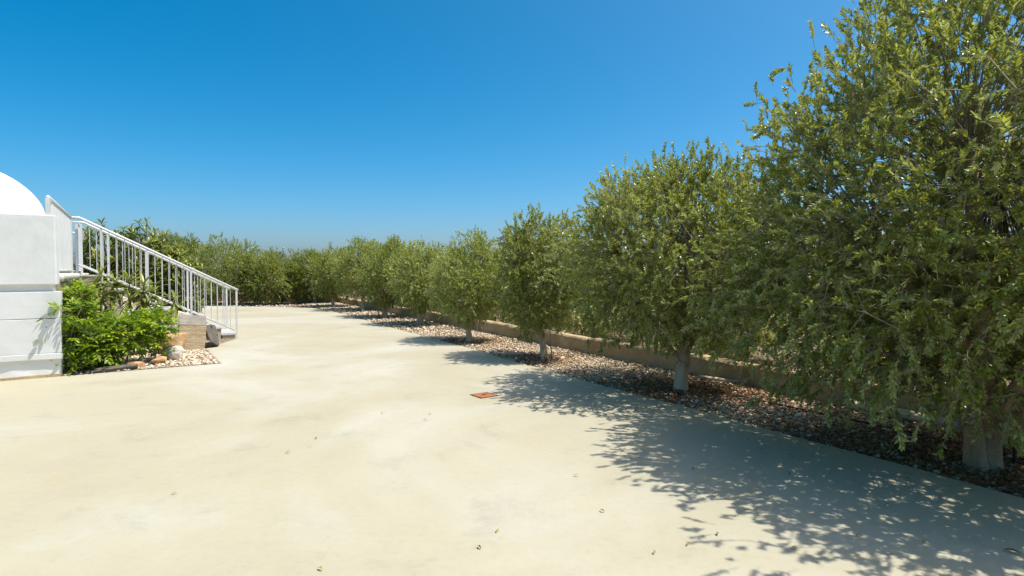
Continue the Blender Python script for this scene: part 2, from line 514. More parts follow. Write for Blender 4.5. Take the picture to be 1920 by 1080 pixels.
# low garden wall behind the row
def wall_mesh(p0, p1, h, thick, seed, seg=0.22):
    p0, p1 = Vector(p0), Vector(p1); L = (p1 - p0).length; d = (p1 - p0) / L; nn = Vector((d.y, -d.x))
    k = int(L / seg); v = []; f = []
    prof = [(0, -0.12), (0, h * 0.45), (0.0, h - 0.03), (0.03, h), (thick - 0.03, h), (thick, h - 0.03), (thick, -0.12)]
    for i in range(k + 1):
        t = L * i / k; base = p0 + d * t
        hz = noise.noise(Vector((t * 0.8, seed, 0))) * 0.07 + noise.noise(Vector((t * 3.1, seed, 4))) * 0.045
        for j, (o, z) in enumerate(prof):
            w = noise.noise(Vector((t * 2.2, z * 6, seed + 9))) * 0.045
            q = base + nn * (o + w)
            v.append((q.x, q.y, z + (hz if z > h * 0.5 else 0)))
    m_ = len(prof)
    for i in range(k):
        for j in range(m_ - 1):
            a = i * m_ + j; f.append((a, a + 1, a + m_ + 1, a + m_))
    f.append(tuple(range(m_))); f.append(tuple(k * m_ + j for j in range(m_))[::-1])
    me = bpy.data.meshes.new("garden_wall"); me.from_pydata(v, [], f); me.update()
    bm = bmesh.new(); bm.from_mesh(me); bmesh.ops.recalc_face_normals(bm, faces=bm.faces[:]); bm.to_mesh(me); bm.free()
    return me
wa, wb = row(-9, 1.85), row(29.6, 1.85)
o = add("garden_wall", wall_mesh(wa[:2], wb[:2], 0.27, 0.24, 1.0), M['gardenwall'])
tag(o, "low rough ochre wall running behind the row of olive trees", "wall")
fc = Vector((wb[0] + 0.1, wb[1] + 0.05))
fe = fc + Vector((-0.967, 0.235)) * 24
o = add("garden_wall", wall_mesh((fe.x, fe.y), (fc.x, fc.y), 0.42, 0.24, 5.0, 0.4), M['gardenwall'])
o.data.materials.clear(); o.data.materials.append(M['gardenwall'])
tag(o, "low ochre wall across the far end of the yard, in tree shade", "wall")

# ------------------------------------------------------------------ white house
hb = empty("white_house", (C0.x, C0.y, 0), TH)
tag(hb, "limewashed white house with a small dome and a raised terrace", "house")
UW = -3.6
def hpart(name, me, mat, parent=hb): return add(name, me, mat, parent)
hpart("upper_wall", rough_box(UW, 0.0, 0.0, 0.42, 1.405, 2.46, 0.30, 0.006, 2, 0.016), M['white'])
hpart("recessed_band", rough_box(UW, -0.05, 0.085, 0.44, 1.28, 1.42, 0.4, 0.006, 3, 0.0), M['plinth'])
hpart("wall_course", rough_box(UW, 0.03, 0.0, 0.43, 0.897, 1.30, 0.25, 0.006, 4, 0.008), M['white'])
hpart("wall_course", rough_box(UW, 0.035, -0.006, 0.43, 0.372, 0.893, 0.25, 0.006, 5, 0.008), M['white'])
hpart("wall_course", rough_box(UW, 0.05, -0.016, 0.43, 0.275, 0.369, 0.25, 0.006, 6, 0.010), M['white'])
hpart("plinth", rough_box(UW, 0.03, 0.035, 0.43, -0.08, 0.29, 0.2, 0.02, 7, 0.02), M['plinth'])
hpart("base_stain", rough_box(UW, 0.045, 0.012, 0.05, -0.06, 0.045, 0.15, 0.012, 17, 0.008), M['terrace'])  # tan stain along the wall foot, added as a thin strip
hpart("dome_base", rough_box(UW, -0.22, 0.425, 3.1, 1.4, 2.44, 0.5, 0.008, 8, 0.03), M['white'])
def dome_mesh(rad, hgt):
    v, f = [], []; nu, nv = 64, 20
    for j in range(nv):
        a = (math.pi / 2) * j / nv
        for i in range(nu):
            t = 2 * math.pi * i / nu
            w = 1 + 0.012 * noise.noise(Vector((math.cos(t) * 2, math.sin(t) * 2, a * 2)))
            v.append((rad * math.cos(a) * math.cos(t) * w, rad * math.cos(a) * math.sin(t) * w, hgt * math.sin(a)))
    v.append((0, 0, hgt))
    for j in range(nv - 1):
        for i in range(nu):
            a = j * nu + i; b = j * nu + (i + 1) % nu; f.append((a, b, b + nu, a + nu))
    for i in range(nu): f.append(((nv - 1) * nu + i, (nv - 1) * nu + (i + 1) % nu, nv * nu))
    me = bpy.data.meshes.new("dome"); me.from_pydata(v, [], f)
    me.polygons.foreach_set("use_smooth", [True] * len(f)); me.update(); return me
dm = hpart("dome", dome_mesh(1.17, 0.90), M['dome']); dm.location = (-1.40, 1.20, 2.44)
# terrace: stone side wall laid in blocks, slab, tile edge
ter = hpart("terrace_core", rough_box(UW - 4, -0.06, 0.45, 12.0, -0.1, 1.44, 1.2, 0.0, 9, 0.0), M['terrace'])
rng = random.Random(4)
zc = 0.0
blocks = []
for ci, hgt in enumerate((0.36, 0.36, 0.36, 0.36)):
    v0 = 0.46
    while v0 < 9.6:
        w = rng.uniform(0.45, 0.8)
        me = rough_box(-0.06, rng.uniform(-0.005, 0.012), v0 + 0.006, min(v0 + w, 9.6) - 0.006, zc + 0.006 - (0.1 if ci == 0 else 0), zc + hgt - 0.006, 0.2, 0.006, ci * 20 + v0, 0.012)
        add("stone_block", me, M['terrace'], ter)
        v0 += w
    zc += hgt
slab = hpart("terrace_slab", rough_box(UW - 4, 0.03, 0.46, 12.0, 1.445, 1.53, 1.5, 0.0, 10, 0.006), M['step_top'])
v0 = 0.5; tile = None
while v0 < 9.5:
    if 3.85 < v0 < 5.4: v0 += 0.15; continue
    if tile is None:
        tb = MB()
        tb.tube([(-0.16, 0, 0), (0.05, 0, -0.015)], 0.062, 10)
        tile = tb.mesh("edge_tile", True); tile.materials.append(M['rock_pale'])
    add("edge_tile", tile, None, slab, (0, v0, 1.525)); v0 += 0.15

# ------------------------------------------------------------------ staircase
st = empty("staircase", (C0.x, C0.y, 0), TH)
tag(st, "concrete staircase with pale treads climbing to the terrace", "stairs")
SV0, SV1 = 3.95, 5.45
NS, TR = 10, 0.302
rises = [0.12] + [0.1567] * 9
zz = 0
for i in range(NS):
    zz += rises[i]
    u1 = 3.02 - i * TR
    u0 = u1 - TR
    body = rough_box(u0 + 0.001 if i < NS - 1 else 0.04, u1 - 0.02, SV0 + 0.02, SV1 - 0.02, -0.08, zz - 0.028, 0.25, 0.004, i + 30, 0.006)
    sp = add("step", body, M['step_side'], st)
    add("tread", rough_box(u0 - 0.015 if i < NS - 1 else 0.045, u1 + 0.006, SV0, SV1, zz - 0.027, zz, 0.4, 0.001, i + 50, 0.004), M['step_top'], sp)

# ------------------------------------------------------------------ railings
def sq(parent, name, a, b, w):
    mb = MB()
    a, b = Vector(a), Vector(b)
    mb.box(-w / 2, w / 2, -w / 2, w / 2, 0, 1)
    d = b - a
    q = Vector((0, 0, 1)).rotation_difference(d.normalized())
    L = d.length
    mb.v = [tuple(a + q @ Vector((x, y, z * L))) for x, y, z in mb.v]
    return add(name, mb.mesh(name), M['paint'], parent)

def stair_railing(v, label, posts, shift):
    r = empty("stair_railing", (C0.x, C0.y, 0), TH)
    tag(r, label, "railing", "railings of the terrace stairs")
    zt = lambda u: 1.19 + (3.02 - u) * 0.522
    zb = lambda u: zt(u) - 1.00
    mb = MB(); mb.tube([(3.07, v, zt(3.07)), (0.05, v, zt(0.05)), (-0.30, v, zt(0.05) + 0.0)], 0.03, 10)
    add("handrail", mb.mesh("handrail", True), M['paint'], r)
    mb = MB(); mb.tube([(2.99, v, zb(2.99)), (0.02, v, zb(0.02))], 0.016, 8)
    add("bottom_rail", mb.mesh("bottom_rail", True), M['paint'], r)
    for u in posts:
        k = min(NS - 1, max(0, int((3.02 - u) / TR)))
        z0 = sum(rises[:k + 1]) - 0.005 if u < 3.0 else 0.002
        sq(r, "post", (u, v, z0), (u, v, zt(u) - 0.01), 0.042)
    ps = sorted(posts)
    for a, b in zip(ps[:-1], ps[1:]):
        n = max(1, round((b - a) / 0.135))
        for k in range(1, n):
            u = a + (b - a) * k / n + shift
            mb = MB(); mb.tube([(u, v, zb(u)), (u, v, zt(u) - 0.01)], 0.0068, 7, False)
            add("baluster", mb.mesh("baluster", True), M['paint'], r)
    return r
stair_railing(SV0 + 0.05, "white metal stair railing on the near side of the steps", [3.04, 2.09, 1.25, 0.42], 0.0)
stair_railing(SV1 - 0.05, "white metal stair railing on the far side of the steps", [3.0, 2.12, 1.25, 0.5, 0.0], 0.03)

def flat_railing(p0, p1, zb_, ztop, label, npost, gap=0.105, extra=None):
    r = empty("terrace_railing", (C0.x, C0.y, 0), TH)
    tag(r, label, "railing", "railings along the terrace")
    p0, p1 = Vector((*p0, 0)), Vector((*p1, 0)); L = (p1 - p0).length
    mb = MB()
    mb.tube([p0 + Vector((0, 0, ztop)), p1 + Vector((0, 0, ztop))], 0.03, 10)
    add("handrail", mb.mesh("handrail", True), M['paint'], r)
    mb = MB(); mb.tube([p0 + Vector((0, 0, zb_)), p1 + Vector((0, 0, zb_))], 0.016, 8)
    add("bottom_rail", mb.mesh("bottom_rail", True), M['paint'], r)
    for k in range(npost):
        q = p0.lerp(p1, k / (npost - 1))
        base = 1.535 if not (extra and k == 0) else extra
        sq(r, "post", (q.x, q.y, base), (q.x, q.y, ztop - 0.01), 0.055)
    n = int(L / gap)
    bmh = None
    for k in range(1, n):
        q = p0.lerp(p1, k / n)
        if extra and q.y < 0.46: continue
        if bmh is None:
            mb = MB(); mb.tube([(0, 0, zb_), (0, 0, ztop - 0.02)], 0.0115, 7, False); bmh = mb.mesh("baluster", True); bmh.materials.append(M['paint'])
        add("baluster", bmh, None, r, (q.x, q.y, 0))
    return r
flat_railing((-0.09, 0.06), (-0.09, 3.92), 1.63, 2.735, "white railing along the terrace edge between the dome and stairs", 2, 0.05, 2.45)
flat_railing((-0.09, 5.5), (-0.09, 9.1), 1.63, 2.735, "white railing along the terrace edge beyond the stairs", 2, 0.06)
flat_railing((-0.2, 9.15), (-3.4, 9.15), 1.63, 2.70, "short white railing across the back of the terrace", 4, 0.12)

# ------------------------------------------------------------------ planter
pk = MB(); pk.box(-0.0, 0.035, 0, 2.05, -0.05, 0.012)
o = add("kerb_strip", pk.mesh("kerb_strip"), M['step_side'], None, house(2.2, 0.02), TH); tag(o, kind='structure')
def gravel_poly(name, pts, z):
    me = bpy.data.meshes.new(name); me.from_pydata([(*p[:2], z) for p in pts], [], [tuple(range(len(pts)))]); me.update(); return me
o = add("planter_gravel", gravel_poly("planter_gravel", [house(0.03, 0.03), house(2.2, 0.03), house(2.2, 2.3), house(3.0, 3.93), house(0.03, 3.93)], 0.006), M['bed'])
tag(o, kind='structure')

# pebbles -----------------------------------------------------------
ICO = None
def ico():
    bm = bmesh.new(); bmesh.ops.create_icosphere(bm, subdivisions=1, radius=1.0)
    V = np.array([v.co[:] for v in bm.verts]); F = np.array([[v.index for v in f.verts] for f in bm.faces]); bm.free()
    return V, F
def pebbles(pos, rad, seed):
    V0, F0 = ico()
    r = np.random.default_rng(seed); n = len(pos); k = len(V0)
    jit = 1 + r.uniform(-0.28, 0.28, (n, k, 1))
    V = V0[None] * jit
    sc = np.stack([rad * r.uniform(0.9, 1.35, n), rad * r.uniform(0.65, 1.0, n), rad * r.uniform(0.4, 0.7, n)], 1)
    V = V * sc[:, None, :]
    a = r.uniform(0, 2 * np.pi, n); tl = r.normal(0, 0.25, n)
    ca, sa, ct, st_ = np.cos(a), np.sin(a), np.cos(tl), np.sin(tl)
    x = V[..., 0] * ct[:, None] + V[..., 2] * st_[:, None]; z = -V[..., 0] * st_[:, None] + V[..., 2] * ct[:, None]; y = V[..., 1]
    X = x * ca[:, None] - y * sa[:, None]; Y = x * sa[:, None] + y * ca[:, None]
    P = np.stack([X, Y, z], -1) + pos[:, None, :]
    F = F0[None] + (np.arange(n) * k)[:, None, None]
    tint = np.repeat(np.clip(r.beta(2.2, 1.9, n) + 0.06, 0, 1), len(F0))
    return P.reshape(-1, 3), F.reshape(-1, 3), tint

TREES = [  # x, y, crown radius, height, crown base
    (3.98, 4.74), (2.33, 7.80), (0.60, 10.63), (-0.99, 13.25), (-2.86, 17.6), (-4.55, 20.3), (-6.35, 24.2), (-8.4, 26.7)]

rg = np.random.default_rng(11)
def bed_points(n, t0, t1, s0=0.03, s1=1.84):
    t = rg.uniform(t0, t1, n); s = rg.uniform(s0, s1, n)
    s = s + np.array([edge_t(x) for x in t]) * (1 - s / 1.9)
    return np.stack([E0.x + D2.x * t + N2.x * s, E0.y + D2.y * t + N2.y * s], 1)
def litter_density(p):
    d = np.full(len(p), 9.0)
    for k, (tx, ty) in enumerate(TREES): d = np.minimum(d, np.hypot(p[:, 0] - tx, p[:, 1] - ty) * (1.0 if k == 0 else 1.35 if k == 1 else 2.1))
    w = np.array([noise.noise(Vector((x * 1.1, y * 1.1, 3.0))) for x, y in p])
    return np.clip(1.35 - d / 1.5 + w * 0.6, 0.04, 1)
PP, RR = [], []
for t0, t1, n, ra, rb in ((-3, 2.5, 9500, 0.008, 0.020), (2.5, 7, 8500, 0.009, 0.021), (7, 13, 5600, 0.012, 0.027), (13, 29, 3600, 0.020, 0.043)):
    p = bed_points(n, t0, t1)
    keep = rg.uniform(0, 1, len(p)) > litter_density(p) * 0.55
    p = p[keep]; r_ = rg.uniform(ra, rb, len(p)) * np.where(rg.uniform(0, 1, len(p)) > .95, 1.7, 1)
    PP.append(np.column_stack([p, BED_Z + r_ * 0.35 + rg.uniform(0, 0.022, len(p))])); RR.append(r_)
# far bed
n = 1500; a = rg.uniform(0, 1, n); b_ = rg.uniform(0, 1, n)
px = -8.5 - 14 * a; py = 25.7 + 0.17 * (-8.5 - px) + 4.2 * b_
PP.append(np.column_stack([px, py, np.full(n, BED_Z + 0.01)])); RR.append(rg.uniform(0.025, 0.06, n))
V, F, T = pebbles(np.concatenate(PP), np.concatenate(RR), 3)
tag(add("pebbles", np_mesh("pebbles", V, F, T, True), M['pebble']), "pale pinkish pebbles covering the bed under the olive trees", "pebbles", kind='stuff')
n = 2600; uu = rg.uniform(0.05, 2.17, n); vv = rg.uniform(0.05, 3.6, n)
ok = (vv < 2.2) | (uu < 2.2 + (vv - 2.2) * .4); uu, vv = uu[ok], vv[ok]; n = len(uu)
pos = np.array([house(u, v, 0.012) for u, v in zip(uu, vv)]); rr = rg.uniform(0.013, 0.034, n)
V, F, T = pebbles(pos, rr, 5)
tag(add("pebbles", np_mesh("pebbles", V, F, np.clip(T + 0.12, 0, 1), True), M['pebble']), "pale pebbles around the rocks in the planter by the stairs", "pebbles", kind='stuff')

# leaf litter ---------------------------------------------------------
def flat_leaves(pos, length, width, seed, tilt=0.35):
    r = np.random.default_rng(seed); n = len(pos)
    a = r.uniform(0, 2 * np.pi, n); L = length * r.uniform(0.7, 1.25, n); W = width * r.uniform(0.7, 1.3, n)
    d = np.stack([np.cos(a), np.sin(a), r.normal(0, tilt, n)], 1); s = np.stack([-np.sin(a), np.cos(a), r.normal(0, tilt, n)], 1)
    mid = pos + d * L[:, None] * 0.45; mid[:, 2] += L * 0.06
    P = np.stack([pos, mid - s * W[:, None] * .5, pos + d * L[:, None], mid + s * W[:, None] * .5], 1)
    P[..., 2] = np.maximum(P[..., 2], pos[:, None, 2] - 0.003)
    F = np.arange(n * 4).reshape(n, 4)
    return P.reshape(-1, 3), F, r.beta(1.6, 2.2, n)
p = np.concatenate([bed_points(38000, -3, 6), bed_points(16000, 6, 13), bed_points(8000, 13, 28)])
p = p[rg.uniform(0, 1, len(p)) < litter_density(p) * 0.9]
ts = rg.uniform(-3, 20, 420); ss = -rg.exponential(0.16, 420) - 0.01
spill = np.stack([E0.x + D2.x * ts + N2.x * ss, E0.y + D2.y * ts + N2.y * ss, np.full(420, 0.003)], 1)
V, F, T = flat_leaves(spill, 0.032, 0.010, 18, .12)
tag(add('leaf_litter', np_mesh('leaf_litter', V, F, T), M['litter']), 'tiny dry leaf scraps blown onto the concrete along the bed edge', 'leaf litter', kind='stuff')
V, F, T = flat_leaves(np.column_stack([p, BED_Z + rg.uniform(0.008, 0.045, len(p))]), 0.055, 0.016, 8)
tag(add("leaf_litter", np_mesh("leaf_litter", V, F, T), M['litter']), "brown dry leaf litter under the olive trees", "leaf litter", kind='stuff')

# ------------------------------------------------------------------ foliage
def unit(a): return a / np.maximum(np.linalg.norm(a, axis=-1, keepdims=True), 1e-9)

def build_leaves(base, axis, normal, L, W, tint, six=False):
    """base (n,3) leaf root, axis unit, normal unit; diamond or lanceolate leaf, slightly folded and arched"""
    side = unit(np.cross(axis, normal)); nor = unit(np.cross(side, axis))
    L = L[:, None]; W = W[:, None]
    if not six:
        P = np.stack([base, base + axis * L * .46 + side * W * .5 + nor * L * .05, base + axis * L - nor * L * .03, base + axis * L * .46 - side * W * .5 + nor * L * .05], 1)
        k = 4; F = np.arange(len(base) * 4).reshape(-1, 4)
        t = tint
    else:
        P = np.stack([base, base + axis * L * .28 + side * W * .42 + nor * L * .05, base + axis * L * .66 + side * W * .44 + nor * L * .05, base + axis * L - nor * L * .06,
                      base + axis * L * .66 - side * W * .44 + nor * L * .05, base + axis * L * .28 - side * W * .42 + nor * L * .05], 1)
        i = np.arange(len(base))[:, None] * 6
        F = np.concatenate([i + np.array([[0, 1, 2, 3]]), i + np.array([[0, 3, 4, 5]])], 1).reshape(-1, 4)
        t = np.repeat(tint, 2)
    return P.reshape(-1, 3), F, t

def twig_tubes(A, B, C, r0, tint):
    """3-sided tubes through A,B,C (quadratic twig)"""
    n = len(A); out = []
    for P, Q, rr in ((A, B, r0), (B, (B + C) / 2, r0 * .8), (C, C - (C - B) * .5, r0 * .4)):
        pass
    d = unit(C - A); h = np.tile(np.array([[0.3, 0.5, 0.81]]), (n, 1)); s = unit(np.cross(d, h)); w = np.cross(d, s)
    rings = []
    for P, k in ((A, 1.0), (B, .75), (C, .35)):
        for a in (0, 2.094, 4.189):
            rings.append(P + (s * math.cos(a) + w * math.sin(a)) * (r0 * k)[:, None])
    P = np.stack(rings, 1)
    i = np.arange(n)[:, None] * 9
    q = []
    for b in (0, 3):
        for k in range(3):
            q.append([b + k, b + (k + 1) % 3, b + 3 + (k + 1) % 3, b + 3 + k])
    F = (i[:, :, None] + np.array(q)[None]).reshape(-1, 4)
    return P.reshape(-1, 3), F, np.repeat(tint, 6)

def olive_foliage(rs, crown, n_clump, twigs_per, leaves_per, leaf_L, leaf_W, stems=True, shoots=40, belly=0.5, ex=2.15, shade=0.0, extra=()):
    """crown(dir)->radius vector; returns leaf mesh arrays, stem arrays and clump centres"""
    c0, rad, zlo, zhi = crown
    # clump centres on an uneven shell
    n = n_clump
    d = unit(rs.normal(0, 1, (n * 3, 3)))
    # spread: keep by greedy distance
    keep = []
    for i in range(len(d)):
        if all(np.dot(d[i], d[j]) < math.cos(1.55 / math.sqrt(n) * 1.0) for j in keep): keep.append(i)
        if len(keep) >= n: break
    d = d[keep]; n = len(d)
    f = rs.uniform(0.74, 1.0, n) + np.array([noise.noise(Vector(x * 2.2) + Vector((rs_seed := float(c0[0]) * 3, 0, 0))) for x in d]) * 0.26
    cz = zlo + (zhi - zlo) * belly; hz0, hz1 = cz - zlo, zhi - cz
    hzf = lambda q: np.where(q > 0, hz1, hz0)
    shape = np.stack([np.full(n, rad), np.full(n, rad), hzf(d[:, 2])], 1)
    # superellipsoid-ish: fuller sides
    dd = d / (np.abs(d) ** ex).sum(1, keepdims=True) ** (1 / ex)
    cen = np.array([c0[0], c0[1], cz]) + dd * shape * f[:, None] * 0.92
    # interior clumps
    ni = max(4, int(n * 0.45))
    di = unit(rs.normal(0, 1, (ni, 3))) * rs.uniform(0.1, 0.75, (ni, 1)) ** 0.7
    cen = np.concatenate([cen, np.array([c0[0], c0[1], cz]) + di * np.stack([np.full(ni, rad), np.full(ni, rad), hzf(di[:, 2])], 1)])
    cr = rad * rs.uniform(0.11, 0.23, len(cen)); cr = np.maximum(cr, 0.15)
    if len(extra):
        ex_ = np.array(extra); cen = np.concatenate([ex_[:, :3], cen]); cr = np.concatenate([ex_[:, 3], cr]); n += len(ex_)
    tone = rs.normal(0, 0.13, len(cen))
    # twigs
    cnt = rs.poisson(twigs_per * (cr / cr.mean()) ** 2)
    idx = np.repeat(np.arange(len(cen)), cnt); m = len(idx)
    off = unit(rs.normal(0, 1, (m, 3))) * (rs.uniform(0.05, 1, (m, 1)) ** 0.45) * cr[idx][:, None] * 1.12
    A = cen[idx] + off
    A[:, 2] = np.maximum(A[:, 2], zlo - 0.12)
    rel = (A - np.array([c0[0], c0[1], cz])); rel = rel / np.stack([np.full(m, rad), np.full(m, rad), hzf(rel[:, 2])], 1)
    out = unit(rel + 1e-3)
    hfrac = np.clip(rel[:, 2], -1, 1)
    up = 0.25 + 0.55 * hfrac
    loc = unit(off + 1e-4)
    dirv = unit(out * 0.45 + loc * 0.45 + np.stack([np.zeros(m), np.zeros(m), up], 1) + rs.normal(0, 0.45, (m, 3)))
    TL = leaf_L * rs.uniform(1.6, 4.2, m)
    # long upright shoots breaking the outline on top
    ks = shoots
    if ks:
        top = np.argsort(-cen[:, 2])[:max(6, len(cen) // 3)]; pick = rs.choice(top, ks)
        ds = unit(unit(cen[pick] - np.array([c0[0], c0[1], cz])) * .5 + np.array([0, 0, 0.8]) + rs.normal(0, .25, (ks, 3)))
        As = cen[pick] + ds * cr[pick][:, None] * rs.uniform(0.2, 0.62, (ks, 1))
        A = np.concatenate([A, As]); dirv = np.concatenate([dirv, unit(ds * 0.35 + np.array([0, 0, 1.0]) + rs.normal(0, 0.18, (ks, 3)))])
        TL = np.concatenate([TL, leaf_L * rs.uniform(4.0, 6.5, ks)]); idx = np.concatenate([idx, pick]); hfrac = np.concatenate([hfrac, np.ones(ks)]); m = len(A)
    sag = np.where(hfrac < 0.1, -0.18, -0.04)
    B = A + dirv * TL[:, None] * 0.5
    Cc = A + dirv * TL[:, None]; Cc[:, 2] += sag * TL
    Cc[:, 2] = np.maximum(Cc[:, 2], zlo - 0.2)
    # leaves
    lp = np.maximum(4, (leaves_per * TL / TL.mean()).astype(int)); li = np.repeat(np.arange(m), lp); k = len(li)
    pos_in = np.concatenate([np.arange(x) for x in lp])
    s = 0.12 + 0.88 * (pos_in + rs.uniform(0, .6, k)) / lp[li]
    s = s[:, None]
    P = A[li] * (1 - s) ** 2 + B[li] * 2 * s * (1 - s) + Cc[li] * s ** 2
    T = unit((B[li] - A[li]) * (1 - s) + (Cc[li] - B[li]) * s)
    h = unit(np.cross(T, np.array([0.21, 0.37, 0.91]))); w = np.cross(T, h)
    ang = (pos_in // 2) * (math.pi / 2) + (pos_in % 2) * math.pi + rs.normal(0, 0.35, k) + li * 1.7
    sd = h * np.cos(ang)[:, None] + w * np.sin(ang)[:, None]
    ax = unit(T * rs.uniform(0.65, 1.35, (k, 1)) + sd * 0.7 + rs.normal(0, 0.22, (k, 3)))
    nm = unit(T * 0.4 - sd * 0.5 + rs.normal(0, 0.5, (k, 3)) + np.array([0, 0, 0.7]))
    lsc = rs.uniform(0.72, 1.22, m)[li]
    Lf = leaf_L * lsc * rs.uniform(0.75, 1.2, k) * np.where(s[:, 0] > .9, .75, 1); Wf = leaf_W * lsc * rs.uniform(0.75, 1.25, k)
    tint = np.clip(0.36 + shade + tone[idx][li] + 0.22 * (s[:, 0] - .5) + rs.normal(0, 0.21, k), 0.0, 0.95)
    tint = np.where(rs.uniform(0, 1, k) > 0.9955, 1.0, tint)
    return (P, ax, nm, Lf, Wf, tint), (A, B, Cc), cen[:n], idx

def curve_pts(p0, p1, p2, n):
    return [tuple((1 - t) ** 2 * np.array(p0) + 2 * t * (1 - t) * np.array(p1) + t * t * np.array(p2)) for t in np.linspace(0, 1, n)]

def olive_tree(x, y, rad, h, zlo, label, seed, n_clump, tw, lv, lL, lW, trunk_r, lean=(0, 0), off=(0, 0), stems=True, shoots=40, forks=None, six=False, z0=BED_Z, belly=0.5, ex=2.15, shade=0.0, extra=(), extra_stem=False, bark='bark_pale', group="olive trees in the bed along the yard"):
    rs = np.random.default_rng(seed); rn = random.Random(seed)
    t = empty("olive_tree", (x, y, z0)); tag(t, label, "tree", group)
    fol, tws, cen, idx = olive_foliage(rs, ((off[0], off[1]), rad, zlo - z0, h - z0), n_clump, tw, lv, lL, lW, stems, shoots, belly, ex, shade, extra)
    if six:      # part lanceolate, part plain leaves
        pick = rs.uniform(0, 1, len(fol[0])) < 0.3
        wide = list(fol); wide[4] = fol[4] * 1.32
        Va, Fa, Ta = build_leaves(*[q[pick] for q in fol], six=True); Vb, Fb, Tb = build_leaves(*[q[~pick] for q in wide])
        V, F, T = np.concatenate([Va, Vb]), np.concatenate([Fa, Fb + len(Va)]), np.concatenate([Ta, Tb])
    else:
        V, F, T = build_leaves(*fol)
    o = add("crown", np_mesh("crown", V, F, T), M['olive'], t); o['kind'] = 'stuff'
    # trunk
    fh = rn.uniform(0.55, 0.7) if forks is None else forks[0]
    top = (lean[0], lean[1], fh)
    mb = MB()
    pts = [(0, 0, -0.06), (lean[0] * .15, lean[1] * .1, 0.05), (lean[0] * .5, lean[1] * .5, fh * .5), top]
    pts = curve_pts(pts[0], (lean[0] * .2, lean[1] * .2, fh * .6), top, 9)
    rads = [trunk_r * (1.25 - 0.3 * i / 8 + 0.42 * math.exp(-i * 1.1)) for i in range(9)]
    b0 = 0
    mb.tube(pts, rads, 14)
    for i, v in enumerate(mb.v):
        v = Vector(v); an = math.atan2(v.y, v.x); w = 1 + 0.13 * math.cos(2 * an + seed) + 0.07 * math.cos(5 * an + v.z * 3) + 0.30 * noise.noise(Vector((math.cos(an) * 1.3, v.z * 2.4, seed + math.sin(an) * 1.3)))
        cx = lean[0] * max(0, v.z / fh) ** 1.2; cy = lean[1] * max(0, v.z / fh) ** 1.2
        mb.v[i] = (cx + (v.x - cx) * w, cy + (v.y - cy) * w, v.z)
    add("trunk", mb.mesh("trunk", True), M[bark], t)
    if extra_stem:
        mb = MB(); mb.tube(curve_pts((-0.11, -0.04, -0.06), (-0.13, -0.06, 0.3), (-0.30, -0.05, 1.2), 11), [0.078 * (1.15 - .5 * k / 10 + .25 * math.exp(-k)) for k in range(11)], 12)
        for j, v in enumerate(mb.v):
            v = Vector(v); mb.v[j] = tuple(v + noise.noise_vector(v * 9) * .016)
        add("trunk", mb.mesh("trunk", True), M['bark_tan'], t)
    # limbs from the fork into the crown
    nl = 5 if forks is None else len(forks[1])
    ends = []
    for i in range(nl):
        if forks is None:
            a = 2 * math.pi * i / nl + rn.uniform(-.4, .4); e = (off[0] + math.cos(a) * rad * .55, off[1] + math.sin(a) * rad * .55, zlo + (h - zlo) * rn.uniform(.45, .7)); r0 = trunk_r * rn.uniform(.5, .65)
            mid = (top[0] * .5 + e[0] * .45, top[1] * .5 + e[1] * .45, fh + (e[2] - fh) * .35)
        else:
            e, mid, r0 = forks[1][i]
        pts = curve_pts((top[0] * .97, top[1] * .97, fh - trunk_r * .7), mid, e, 10)
        mb = MB(); mb.tube(pts, [r0 * (1.05 - .65 * k / 9) for k in range(10)], 10)
        for j, v in enumerate(mb.v):
            v = Vector(v); mb.v[j] = tuple(v + noise.noise_vector(v * 5 + Vector((seed, i, 0))) * r0 * .22)
        add("limb", mb.mesh("limb", True), M[bark], t); ends.append((pts, r0 * .45))
    # branches to each clump, and leaf-bearing stems: uncountable twig mass
    mb = MB()
    for c in cen:
        best = min(ends, key=lambda E: min(np.linalg.norm(np.array(q) - c) for q in E[0][3:]))
        q = min(best[0][3:], key=lambda q: np.linalg.norm(np.array(q) - c) + 0.25 * q[2])
        mid = (np.array(q) * .5 + c * .5) + np.array([rn.uniform(-.12, .12), rn.uniform(-.12, .12), rn.uniform(-.05, .2)])
        pts = curve_pts(q, mid, c, 6)
        r0 = 0.0055 + 0.0018 * rad
        mb.tube(pts, [r0 * (1 - .72 * k / 5) for k in range(6)], 5, False)
    BV = np.array(mb.v); BF = np.array(mb.f)
    if stems:
        A, B, Cc = tws
        SV, SF, ST = twig_tubes(A - (B - A) * .5, B, Cc, np.full(len(A), 0.0026) * rs.uniform(.7, 1.4, len(A)), rs.uniform(0.2, 1, len(A)))
        # connect each twig back towards its clump centre
        call = np.concatenate([cen, np.zeros((max(0, idx.max() + 1 - len(cen)), 3)) + np.array([off[0], off[1], (zlo + h) / 2])])
        cc = call[idx]; far = np.linalg.norm(A - cc, axis=1)
        KV, KF, KT = twig_tubes(cc, (cc + A) / 2 + rs.normal(0, .04, A.shape), A - (B - A) * .45, np.full(len(A), 0.005), rs.uniform(0.2, .9, len(A)))
        sel = rs.uniform(0, 1, len(A)) < 0.10
        sel[len(A) - shoots:] = True
        selv = np.repeat(sel, 9); remap = np.cumsum(selv) - 1
        KF = remap[KF[np.repeat(sel, 6)]]; KT = KT[np.repeat(sel, 6)]; KV = KV[selv]
        V = np.concatenate([BV, SV, KV]); F = np.concatenate([BF, SF + len(BV), KF + len(BV) + len(SV)]); T = np.concatenate([np.full(len(BF), .4), ST, KT])
    else:
        V, F, T = BV, BF, np.full(len(BF), .4)
    o = add("twigs", np_mesh("twigs", V, F, T, True), M['twig'], t); o['kind'] = 'stuff'
    return t

